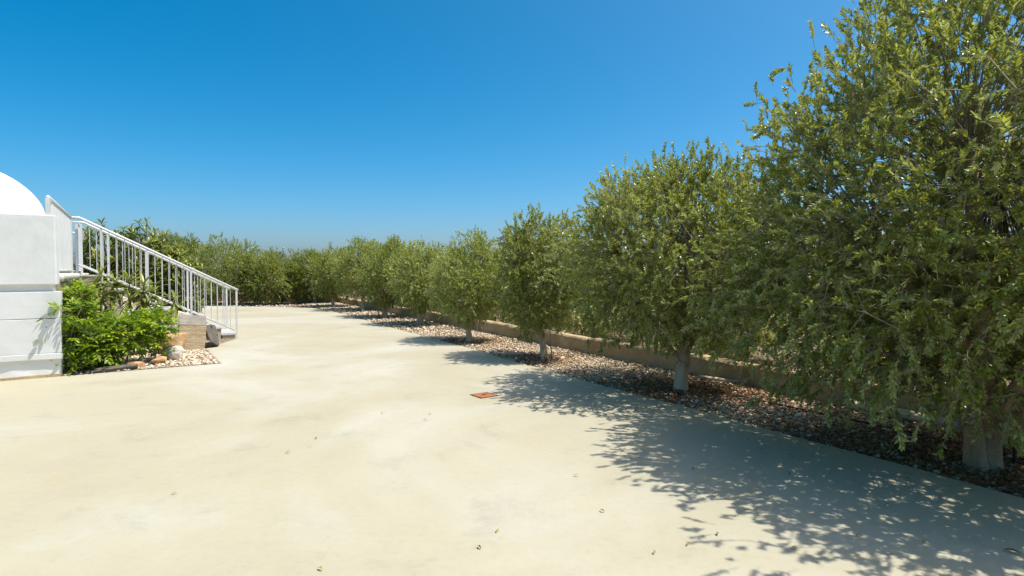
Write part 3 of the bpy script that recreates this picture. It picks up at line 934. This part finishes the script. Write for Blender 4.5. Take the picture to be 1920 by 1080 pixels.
f1 = (0.32, [((-0.35, -0.2, 2.6), (-0.12, -0.05, 1.3), 0.10), ((0.95, 0.15, 1.5), (0.55, 0.0, 0.46), 0.10), ((0.1, 0.7, 2.6), (0.0, 0.3, 1.3), 0.08), ((-0.9, 0.1, 2.0), (-0.35, 0.0, 1.0), 0.065), ((0.4, -0.8, 2.2), (0.15, -0.35, 1.1), 0.065)])
f2 = (0.42, [((0.1, 0.05, 2.2), (0.05, 0.0, 1.1), 0.078), ((-0.85, 0.2, 1.9), (-0.33, 0.05, 0.75), 0.05), ((0.7, 0.3, 2.0), (0.25, 0.1, 1.0), 0.05), ((0.0, -0.7, 1.9), (0.02, -0.2, 1.1), 0.045)])
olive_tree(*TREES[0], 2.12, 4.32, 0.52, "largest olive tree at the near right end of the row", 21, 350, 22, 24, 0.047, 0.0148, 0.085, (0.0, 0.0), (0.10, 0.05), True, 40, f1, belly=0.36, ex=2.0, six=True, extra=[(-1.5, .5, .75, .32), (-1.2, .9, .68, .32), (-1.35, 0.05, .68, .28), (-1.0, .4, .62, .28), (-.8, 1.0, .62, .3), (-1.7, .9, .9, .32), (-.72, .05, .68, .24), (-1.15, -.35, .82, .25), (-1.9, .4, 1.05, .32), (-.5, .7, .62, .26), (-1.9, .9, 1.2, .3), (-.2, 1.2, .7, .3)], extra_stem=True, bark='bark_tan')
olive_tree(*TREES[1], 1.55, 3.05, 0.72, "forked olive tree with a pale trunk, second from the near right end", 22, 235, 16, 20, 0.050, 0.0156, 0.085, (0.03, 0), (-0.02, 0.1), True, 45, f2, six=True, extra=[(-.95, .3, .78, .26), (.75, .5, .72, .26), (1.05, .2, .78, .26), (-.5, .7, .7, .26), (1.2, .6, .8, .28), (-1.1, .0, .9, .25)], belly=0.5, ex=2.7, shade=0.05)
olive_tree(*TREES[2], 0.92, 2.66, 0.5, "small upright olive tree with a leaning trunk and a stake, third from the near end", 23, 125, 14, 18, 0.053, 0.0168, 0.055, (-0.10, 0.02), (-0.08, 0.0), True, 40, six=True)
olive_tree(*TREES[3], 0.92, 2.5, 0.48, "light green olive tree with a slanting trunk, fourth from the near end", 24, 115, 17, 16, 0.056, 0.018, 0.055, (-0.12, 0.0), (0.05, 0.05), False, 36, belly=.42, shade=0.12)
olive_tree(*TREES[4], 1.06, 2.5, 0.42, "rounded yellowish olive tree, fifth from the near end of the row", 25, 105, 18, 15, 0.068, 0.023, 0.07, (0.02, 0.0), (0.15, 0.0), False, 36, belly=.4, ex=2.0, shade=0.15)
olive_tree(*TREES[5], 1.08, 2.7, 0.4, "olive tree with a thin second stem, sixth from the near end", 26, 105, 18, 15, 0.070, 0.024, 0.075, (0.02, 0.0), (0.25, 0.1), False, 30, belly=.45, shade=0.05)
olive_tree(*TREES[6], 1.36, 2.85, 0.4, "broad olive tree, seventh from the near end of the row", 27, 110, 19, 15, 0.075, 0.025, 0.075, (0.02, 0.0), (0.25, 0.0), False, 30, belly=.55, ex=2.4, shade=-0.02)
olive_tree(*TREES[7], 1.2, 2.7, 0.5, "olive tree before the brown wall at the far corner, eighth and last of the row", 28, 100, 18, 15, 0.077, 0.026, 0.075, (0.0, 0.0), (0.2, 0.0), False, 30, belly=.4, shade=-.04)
FAR = [(-10.4, 29.9, 1.2, 2.9, "small dark olive tree at the dip of the skyline by the far wall"),
       (-12.2, 29.0, 1.35, 2.95, "olive tree at the right end of the far row, by the brown wall"),
       (-14.4, 28.9, 1.7, 3.45, "tallest broad olive tree in the far row, right of the stair railing's end"),
       (-17.4, 29.4, 1.55, 3.6, "olive tree of the far row just above the stair railing's lower end"),
       (-19.2, 30.3, 1.6, 3.15, "olive tree of the far row half hidden by the yellow green loquat")]
for i, (x, y, r_, h_, lb) in enumerate(FAR):
    olive_tree(x, y, r_ * 1.12, h_ - 0.35, 0.28, lb, 40 + i, 110, 24, 14, 0.085, 0.028, 0.08, (0, 0), (0, 0), False, 30, belly=(.5, .38, .45, .55, .4)[i], ex=(2.0, 2.5, 2.2, 2.6, 2.1)[i], shade=(-.24, -.12, -.06, -.2, -.18)[i], group="olive trees across the far end")
BACK = [(7.5, 4.6, 1.6, 2.1, "dark olive shrub behind the low wall, right of the largest olive"),
        (5.5, 7.9, 1.65, 2.1, "dark olive shrub behind the low wall, between the two nearest olives"),
        (3.75, 10.95, 1.6, 2.0, "dark olive shrub behind the low wall, between the second and third olives"),
        (2.05, 14.0, 1.55, 2.0, "dark olive shrub behind the low wall, between the third and fourth olives"),
        (0.3, 17.1, 1.6, 2.1, "dark olive shrub behind the low wall, between the fourth and fifth olives"),
        (-1.7, 20.6, 1.7, 2.2, "dark olive shrub behind the low wall, past the fifth olive"),
        (-3.7, 24.2, 1.7, 2.2, "dark olive shrub behind the low wall, past the sixth olive")]
for i, (x, y, r_, h_, lb) in enumerate(BACK):
    olive_tree(x, y, r_, h_, 0.02, lb, 60 + i, 58, 15, 13, 0.105, 0.034, 0.08, (0, 0), (0, 0), False, 24, z0=-0.1, group="olive trees behind the low wall")

# ------------------------------------------------------------------ bush in the planter
def bush(name, label, loc, lobes, seed, tw, lL, lW, mat, z0=0.0, stems_n=7):
    rs = np.random.default_rng(seed); rn = random.Random(seed)
    t = empty(name, loc, TH); tag(t, label, "bush")
    P_, A_, N_, L_, W_, T_ = [], [], [], [], [], []
    SA, SB, SC = [], [], []
    for (cx, cy, cz, rx, ry, rz, dens) in lobes:
        m = int(tw * dens)
        d = unit(rs.normal(0, 1, (m, 3))); f = rs.uniform(0.35, 1.0, (m, 1)) ** 0.6
        A = np.array([cx, cy, cz]) + d * f * np.array([rx, ry, rz])
        A[:, 2] = np.maximum(A[:, 2], 0.05)
        dr = unit(d * 0.7 + np.array([0, 0, 0.45]) + rs.normal(0, .4, (m, 3)))
        TL = rs.uniform(0.12, 0.24, m)
        C_ = A + dr * TL[:, None]; C_[:, 2] -= TL * 0.25; B = A + dr * TL[:, None] * .5
        SA.append(A); SB.append(B); SC.append(C_)
        lp = 8
        li = np.repeat(np.arange(m), lp); pi_ = np.tile(np.arange(lp), m); s = (0.15 + 0.85 * pi_ / (lp - 1))[:, None]
        P = A[li] * (1 - s) ** 2 + B[li] * 2 * s * (1 - s) + C_[li] * s ** 2
        T = unit(C_[li] - A[li]); nrm0 = unit(np.array([0, 0, 1.0]) + rs.normal(0, .4, (m, 3)))[li]
        sd = unit(np.cross(T, nrm0)) * np.where(pi_ % 2 == 0, 1, -1)[:, None]
        ax = unit(T * .55 + sd * np.where(pi_ == lp - 1, 0.05, .8)[:, None] + rs.normal(0, .12, P.shape)); ax[:, 2] -= 0.15; ax = unit(ax)
        P_.append(P); A_.append(ax); N_.append(unit(nrm0 + rs.normal(0, .2, P.shape))); L_.append(lL * rs.uniform(.7, 1.2, len(P))); W_.append(lW * rs.uniform(.8, 1.2, len(P)))
        tone = rs.normal(0, .20, m)[li] + np.clip(d[li][:, 2], -1, 1) * .12
        T_.append(np.clip(.45 + tone + rs.normal(0, .1, len(P)), 0, 1))
    V, F, T = build_leaves(np.concatenate(P_), np.concatenate(A_), np.concatenate(N_), np.concatenate(L_), np.concatenate(W_), np.concatenate(T_), six=True)
    o = add("crown", np_mesh("crown", V, F, T), mat, t); o['kind'] = 'stuff'
    A, B, C_ = np.concatenate(SA), np.concatenate(SB), np.concatenate(SC)
    V, F, T = twig_tubes(A - (B - A), B, C_, np.full(len(A), .003), rs.uniform(.1, .7, len(A)))
    o = add("twigs", np_mesh("twigs", V, F, T, True), M['twig'], t); o['kind'] = 'stuff'
    for k in range(stems_n):
        lb = lobes[k % len(lobes)]
        b = (rn.uniform(-.25, .25) + lb[0] * .5, rn.uniform(-.15, .15) + lb[1] * .5, -0.02); e = (lb[0] + rn.uniform(-.2, .2), lb[1] + rn.uniform(-.15, .15), lb[2] + lb[5] * .5)
        mb = MB(); mb.tube(curve_pts(b, (b[0] * .6 + e[0] * .4, b[1] * .6 + e[1] * .4, e[2] * .6), e, 7), [.016 * (1 - .6 * i / 6) for i in range(7)], 6)
        add("stem", mb.mesh("stem", True), M['bark'], t)
    return t
hx = house(0.80, 0.50)
bush("leafy_bush", "bright green feathery bush spilling over the planter beside the white wall", hx,
     [(-0.45, -0.10, 0.42, 0.34, 0.30, 0.32, 1.0), (-0.10, 0.0, 0.56, 0.36, 0.32, 0.30, 1.0), (0.22, 0.18, 0.58, 0.32, 0.30, 0.26, .9),
      (0.52, 0.40, 0.64, 0.22, 0.24, 0.22, .55), (-0.62, -0.22, 0.18, 0.22, 0.16, 0.18, .35), (0.56, 0.26, 0.26, 0.07, 0.07, 0.18, .08), (-0.25, 0.0, 0.24, 0.34, 0.22, 0.18, .45), (-0.75, -0.30, 0.58, 0.18, 0.14, 0.14, .2)], 61, 200, 0.082, 0.038, M['bush'])
hx = house(0.22, 0.62)
bush("leafy_bush", "dark green climbing shrub pressed against the terrace wall corner", hx,
     [(-0.02, 0.05, 1.08, 0.16, 0.22, 0.26, 1.0), (0.0, -0.05, 0.75, 0.18, 0.22, 0.34, 1.0), (-0.12, -0.55, 1.0, 0.12, 0.12, 0.10, .12)], 62, 150, 0.078, 0.036, M['bush'], stems_n=3)

# ------------------------------------------------------------------ loquat plants
def loquat_leaf_arrays(L, W, droop, seg=5):
    """a stiff arched lanceolate leaf along +X"""
    v, f = [], []
    for i in range(seg + 1):
        t = i / seg
        w = W * (math.sin(math.pi * min(1, t * 0.92 + 0.06)) ** 0.8) * (0.55 + .45 * t) if 0 < i < seg else 0.003
        x = L * t; z = -droop * L * t * t
        v += [(x, -w / 2, z + w * .16), (x, 0, z), (x, w / 2, z + w * .16)]
    for i in range(seg):
        a = i * 3
        f += [(a, a + 3, a + 4, a + 1), (a + 1, a + 4, a + 5, a + 2)]
    return np.array(v), np.array(f)
LEAFM = []
for k in range(8):
    V, F = loquat_leaf_arrays(0.25, 0.058, 0.25 + 0.14 * (k % 4))
    me = np_mesh("loquat_leaf", V, F, np.full(len(F), (0.25, .4, .55, .75, .92, .35, .65, .82)[k]), True); me.materials.append(M['loquat']); LEAFM.append(me)

def rosette_dirs(rn, n, spread):
    out = []
    for i in range(n):
        a = i * 2.4 + rn.uniform(-.3, .3); el = R(68) - (i / n) * spread + rn.uniform(-.15, .15)
        out.append((a, el))
    return out
def loquat_plant(label, loc, tips, seed, leaf_scale=1.0):
    rn = random.Random(seed)
    t = empty("loquat_plant", loc); tag(t, label, "plant", "young loquats in the planter")
    for (x, y, z) in tips:
        mb = MB(); mb.tube(curve_pts((x * .2, y * .2, -0.02), (x * .5, y * .5, z * .5), (x, y, z), 7), [.017 * (1 - .5 * i / 6) for i in range(7)], 6)
        add("stem", mb.mesh("stem", True), M['bark'], t)
        for k, (a, el) in enumerate(rosette_dirs(rn, 20, R(125))):
            o = add("leaf", LEAFM[rn.randrange(8) if k > 6 else rn.choice([3, 4, 7])], None, t, (x, y, z - k * 0.007))
            o.rotation_euler = (rn.uniform(-.3, .3), -el, a); s = leaf_scale * rn.uniform(.75, 1.15); o.scale = (s, s, s)
    return t
loquat_plant("young loquat with long drooping leaves nearest the terrace wall", house(0.50, 1.90), [(-0.1, 0.1, 1.52), (-0.16, -0.1, 1.25), (0.12, 0.12, 1.42), (0.08, -.12, 1.2), (0.0, 0.0, 1.05)], 71, 1.25)
loquat_plant("young loquat in the middle of the planter, before the stair railing", house(0.98, 1.95), [(-0.12, 0.05, 1.42), (0.12, 0.1, 1.34), (0.02, -0.15, 1.12), (.2, -.05, 1.1), (.28, .1, 1.25)], 72, 1.25)
loquat_plant("lowest young loquat, close to the white rocks by the steps", house(1.36, 2.05), [(0.0, 0.05, 0.98), (0.22, 0.2, 1.08), (-0.1, -0.1, 0.9)], 73, 1.05)

def loquat_tree(label, loc, rad, h, zlo, seed, n_ros, tone):
    rs = np.random.default_rng(seed); rn = random.Random(seed)
    t = empty("loquat_tree", loc); tag(t, label, "tree", "loquat trees behind the stairs")
    cz, hz = (h + zlo) / 2, (h - zlo) / 2
    VV, FF, TT = [], [], []; nv = 0; cens = []
    while len(cens) < n_ros:
        d = unit(rs.normal(0, 1, (1, 3)))[0]; f = rs.uniform(.45, 1) ** .5
        cens.append((np.array([d[0] * rad * f, d[1] * rad * f, cz + d[2] * hz * f]), d))
    for c, d in cens:
        axis = Vector((d[0] * .5, d[1] * .5, .8 + .4 * d[2])).normalized(); q = Vector((0, 0, 1)).rotation_difference(axis)
        ct = rs.normal(0, .12)
        for k, (a, el) in enumerate(rosette_dirs(rn, 13, R(115))):
            V, F = loquat_leaf_arrays(0.2 * rn.uniform(.75, 1.15), .074, .2 + rn.uniform(0, .3), 3)
            m = np.array(Matrix.Rotation(a, 3, 'Z') @ Matrix.Rotation(-el, 3, 'Y') @ Matrix.Rotation(rn.uniform(-.3, .3), 3, 'X')); m = np.array(q.to_matrix()) @ m
            VV.append(V @ m.T + c - np.array(axis) * k * .007); FF.append(F + nv); nv += len(V)
            TT.append(np.full(len(F), np.clip(tone + ct + (.3 if k < 5 else -0.05) + rs.normal(0, .1) + .1 * d[2], 0, 1)))
    o = add("crown", np_mesh("crown", np.concatenate(VV), np.concatenate(FF), np.concatenate(TT), True), M['loquat'], t); o['kind'] = 'stuff'
    mb = MB(); mb.tube([(0, 0, -.05), (.03, .02, .4), (0, 0, zlo + .3)], [.06, .05, .04], 10); add("trunk", mb.mesh("trunk", True), M['bark'], t)
    mb = MB()
    for c, d in cens:
        mb.tube(curve_pts((0, 0, zlo * .8), (c[0] * .3, c[1] * .3, (zlo + c[2]) * .55), c, 5), [.02, .017, .014, .011, .009], 5, False)
    o = add("branches", np_mesh("branches", np.array(mb.v), np.array(mb.f), np.full(len(mb.f), .4), True), M['twig'], t); o['kind'] = 'stuff'
    return t
loquat_tree("tall loquat tree behind the top of the stair railing", house(0.50, 7.6), 0.80, 3.05, 0.3, 81, 160, 0.46)
loquat_tree("loquat tree with spiky leaf tufts behind the middle of the stair railing", house(1.25, 7.15), 0.82, 2.95, 0.3, 82, 160, 0.48)
loquat_tree("yellow green loquat tree behind the lower half of the stair railing", house(2.0, 6.9), 0.66, 2.3, 0.15, 83, 130, 0.62)

# ------------------------------------------------------------------ rocks in the planter
def rock(label, u, v, size, seed, mat, rz=0.0, boxy=.3, z=0.0, rot=(0, 0)):
    o = add("rock", hull_rock(*size, seed, boxy=boxy), mat, None, house(u, v, z), TH + rz)
    o.rotation_euler = (rot[0], rot[1], TH + rz); tag(o, label, "rock", "rocks in the planter"); return o
def cut_stone():
    t = empty("cut_stone", house(1.93, 2.16, 0.0), TH); tag(t, "squared tan stone block with a grey top beside the steps", "rock", "rocks in the planter")
    t.rotation_euler = (R(-3), R(5), TH + R(-3))
    add("split_face_block", rough_box(-0.24, 0.24, 0.0, 0.55, -0.06, 0.52, 0.08, 0.010, 91, .012), M['rock_layer'], t)
    mb = MB(); mb.v = [(-.255, -.004, .524), (.245, -.004, .524), (.245, .58, .72), (-.255, .58, .72), (-.255, .58, .45), (.245, .58, .45)]
    mb.f = [(0, 1, 2, 3), (0, 4, 5, 1), (0, 3, 4), (1, 5, 2), (2, 5, 4, 3)]
    add("weathered_top", mb.mesh("weathered_top", bevel=.01), M['rock_worn'], t)
    return t
cut_stone()
rock("orange split rock left of the squared stone block", 1.60, 1.86, (.5, .5, .44), 92, M['rock_orange'], .3, .5)
rock("dark grey slab leaning against the lowest steps", 2.45, 2.62, (.12, .62, .50), 93, M['rock_grey'], -.35, .95, 0, (0, R(-18)))
rock("narrow grey slab behind the squared stone, touching the steps", 2.46, 3.1, (.2, .7, .5), 94, M['rock_grey'], .1, .7, 0, (0, R(-10)))
rock("white boulder lying on the stair side above the bush", 1.35, 3.25, (.55, .5, .98), 95, M['rock_pale'], .2, .4)
rock("white boulder between the bush and the fourth step", 1.80, 3.2, (.5, .5, .80), 96, M['rock_pale'], .9, .4)
rock("flat white boulder under the stair railing, near the terrace", 0.75, 3.1, (.6, .6, 1.15), 97, M['rock_pale'], .5, .5)
rock("tan boulder against the terrace wall", 0.35, 2.4, (.5, .7, 1.0), 98, M['terrace'], .5, .5)
rock("reddish flat rock showing under the bush at the planter front", 0.95, 0.32, (.42, .26, .12), 99, M['rock_orange'], .1, .3)
rock("low orange rock under the bush, left of the thin stems", 1.32, 0.55, (.3, .24, .14), 100, M['rock_orange'], .5, .3)
rock("white rock glimpsed under the right end of the bush", 1.55, 0.95, (.4, .35, .32), 101, M['rock_pale'], .2, .3)
rock("flat grey edging stone at the planter front", 0.72, 0.10, (.62, .14, .10), 102, M['rock_grey'], .02, .7)
rock("pale boulder behind the orange split rock", 1.5, 2.6, (.5, .5, .6), 103, M['rock_pale'], .2, .3)

# ------------------------------------------------------------------ small things
# inspection cover
ic = empty("drain_cover", (-0.362, 7.335, 0.0), R(36)); tag(ic, "small square rusty drain cover set in the concrete yard", "drain cover")
mb = MB()
for a in ((-.135, .135, -.135, -.120), (-.135, .135, .120, .135), (-.135, -.120, -.120, .120), (.120, .135, -.120, .120)): mb.box(a[0], a[1], a[2], a[3], -.02, .006)
add("frame", mb.mesh("frame"), M['iron'], ic)
add("lid", MB().box(-.117, .117, -.117, .117, -.02, .0075).mesh("lid", bevel=.002), M['rust'], ic)
mb = MB(); mb.tube([(-.03, 0, .007), (-.02, 0, .014), (.02, 0, .014), (.03, 0, .007)], .004, 6); add("handle", mb.mesh("handle", True), M['iron'], ic)

def log(label, a, b, r, seed, flat=.8):
    a, b = Vector(a), Vector(b); n = 14; d = b - a
    mb = MB(); mb.tube([(d.length * i / n, 0.012 * math.sin(i * .9 + seed), 0) for i in range(n + 1)], [r * (1 + .18 * noise.noise(Vector((i * .7, seed, 0)))) for i in range(n + 1)], 10)
    mb.v = [(x, y + .25 * r * noise.noise(Vector((x * 6, y * 30, seed))), z * flat + .2 * r * noise.noise(Vector((x * 5, z * 30, seed + 3)))) for x, y, z in mb.v]
    o = add("log", mb.mesh("log", True), M['timber'], None, a); o.rotation_euler = (0, -math.asin(d.z / d.length), math.atan2(d.y, d.x))
    tag(o, label, "log", "bleached timber at the wall foot"); return o
z_ = BED_Z
log("longer bleached pole lying along the wall foot right of the forked olive", (3.22, 8.42, z_ + .07), (3.95, 7.52, z_ + .07), .045, 1)
log("short bleached stick in front of the wall, nearest the forked olive", (2.86, 8.64, z_ + .05), (3.30, 8.22, z_ + .045), .032, 2)
log("stubby bleached branch resting on the short stick by the wall", (3.04, 8.74, z_ + .08), (3.26, 8.48, z_ + .11), .04, 3)
log("thick bleached plank on the ground by the wall, left of the largest olive trunk", (4.02, 6.75, z_ + .08), (4.62, 5.85, z_ + .07), .06, 4, .95)

def stake(label, base, top, r, mat):
    mb = MB(); mb.tube([base, ((base[0] + top[0]) / 2 + .004, (base[1] + top[1]) / 2, (base[2] + top[2]) / 2), top], [r, r * .95, r * .9], 7)
    tag(add("stake", mb.mesh("stake", True), mat), label, "stake", "stakes beside tree trunks")
stake("thin dark iron stake right of the largest olive trunk", (4.25, 4.78, -.06), (4.30, 4.82, .40), .009, M['iron'])
stake("thin dark stick beside the leaning trunk of the third olive", (0.74, 10.6, -.06), (0.70, 10.58, .62), .012, M['bark'])
stake("thin stick left of the trunk of the sixth olive", (-4.72, 20.2, -.06), (-4.82, 20.2, .55), .022, M['bark'])

mb = MB()  # thin black tube drawn as a dark line along the bed
mb.tube([row(t, 1.15 + .06 * math.sin(t * 1.1), BED_Z + .028) for t in np.linspace(-4, 4.4, 34)], .011, 7)
tag(add("bed_tubing", mb.mesh("bed_tubing", True), M['tubing']), "thin black pipe lying on the pebbles behind the largest olive trunk", "tubing")

# fallen leaves on the yard
FL = [(-2.43, 4.05), (-1.98, 4.98), (-1.88, 5.41), (-1.03, 3.01), (-0.19, 3.25), (-0.09, 3.46), (0.81, 3.19), (0.5, 4.41), (1.03, 3.29), (2.09, 3.39), (2.56, 3.84), (2.44, 3.32), (1.63, 3.24), (2.85, 3.2), (1.25, 3.42), (2.19, 4.45), (-0.92, 6.33), (-0.94, 6.1), (-1.47, 6.4), (1.47, 4.57), (0.6, 3.75), (3.04, 4.33)]
rn = random.Random(9)
for i, (x, y) in enumerate(FL):
    L = 0.042 if i != 13 else 0.085; W = 0.012 if i != 13 else .02
    v, f = [], []
    for k in range(5):
        t = k / 4; w = W * math.sin(math.pi * (t * .94 + .03)) + .001; z = .012 * math.sin(t * 3.1) + .002
        v += [(L * (t - .5), -w / 2, z + w * .25), (L * (t - .5), 0, z), (L * (t - .5), w / 2, z + w * .25)]
    for k in range(4):
        a = k * 3; f += [(a, a + 3, a + 4, a + 1), (a + 1, a + 4, a + 5, a + 2)]
    tn = 0.02 if i == 13 else rn.choice([.15, .45, .55, .8, 1.0])
    o = add("fallen_leaf", np_mesh("fallen_leaf", v, f, [tn] * len(f), True), M['leaf_fallen'], None, (x, y, .002), rn.uniform(0, 6.28))
    tone_word = {.15: "brown", .45: "dull green", .55: "olive green", .8: "yellowish", 1.0: "pale yellow"}.get(tn)
    where = "on the tree-shaded concrete at the lower right" if i in (9, 10, 11, 12, 14, 15, 19, 21) else "near the rusty drain cover on sunlit concrete" if i in (16, 17, 18) else "on the sunlit concrete left of the tree shadow"
    if i == 13: tag(o, "large dark dead leaf on the shaded concrete at the lower right corner", "leaf", "fallen leaves")
    else: tag(o, "tiny %s fallen leaf %s" % (tone_word, where), "leaf", "fallen leaves")
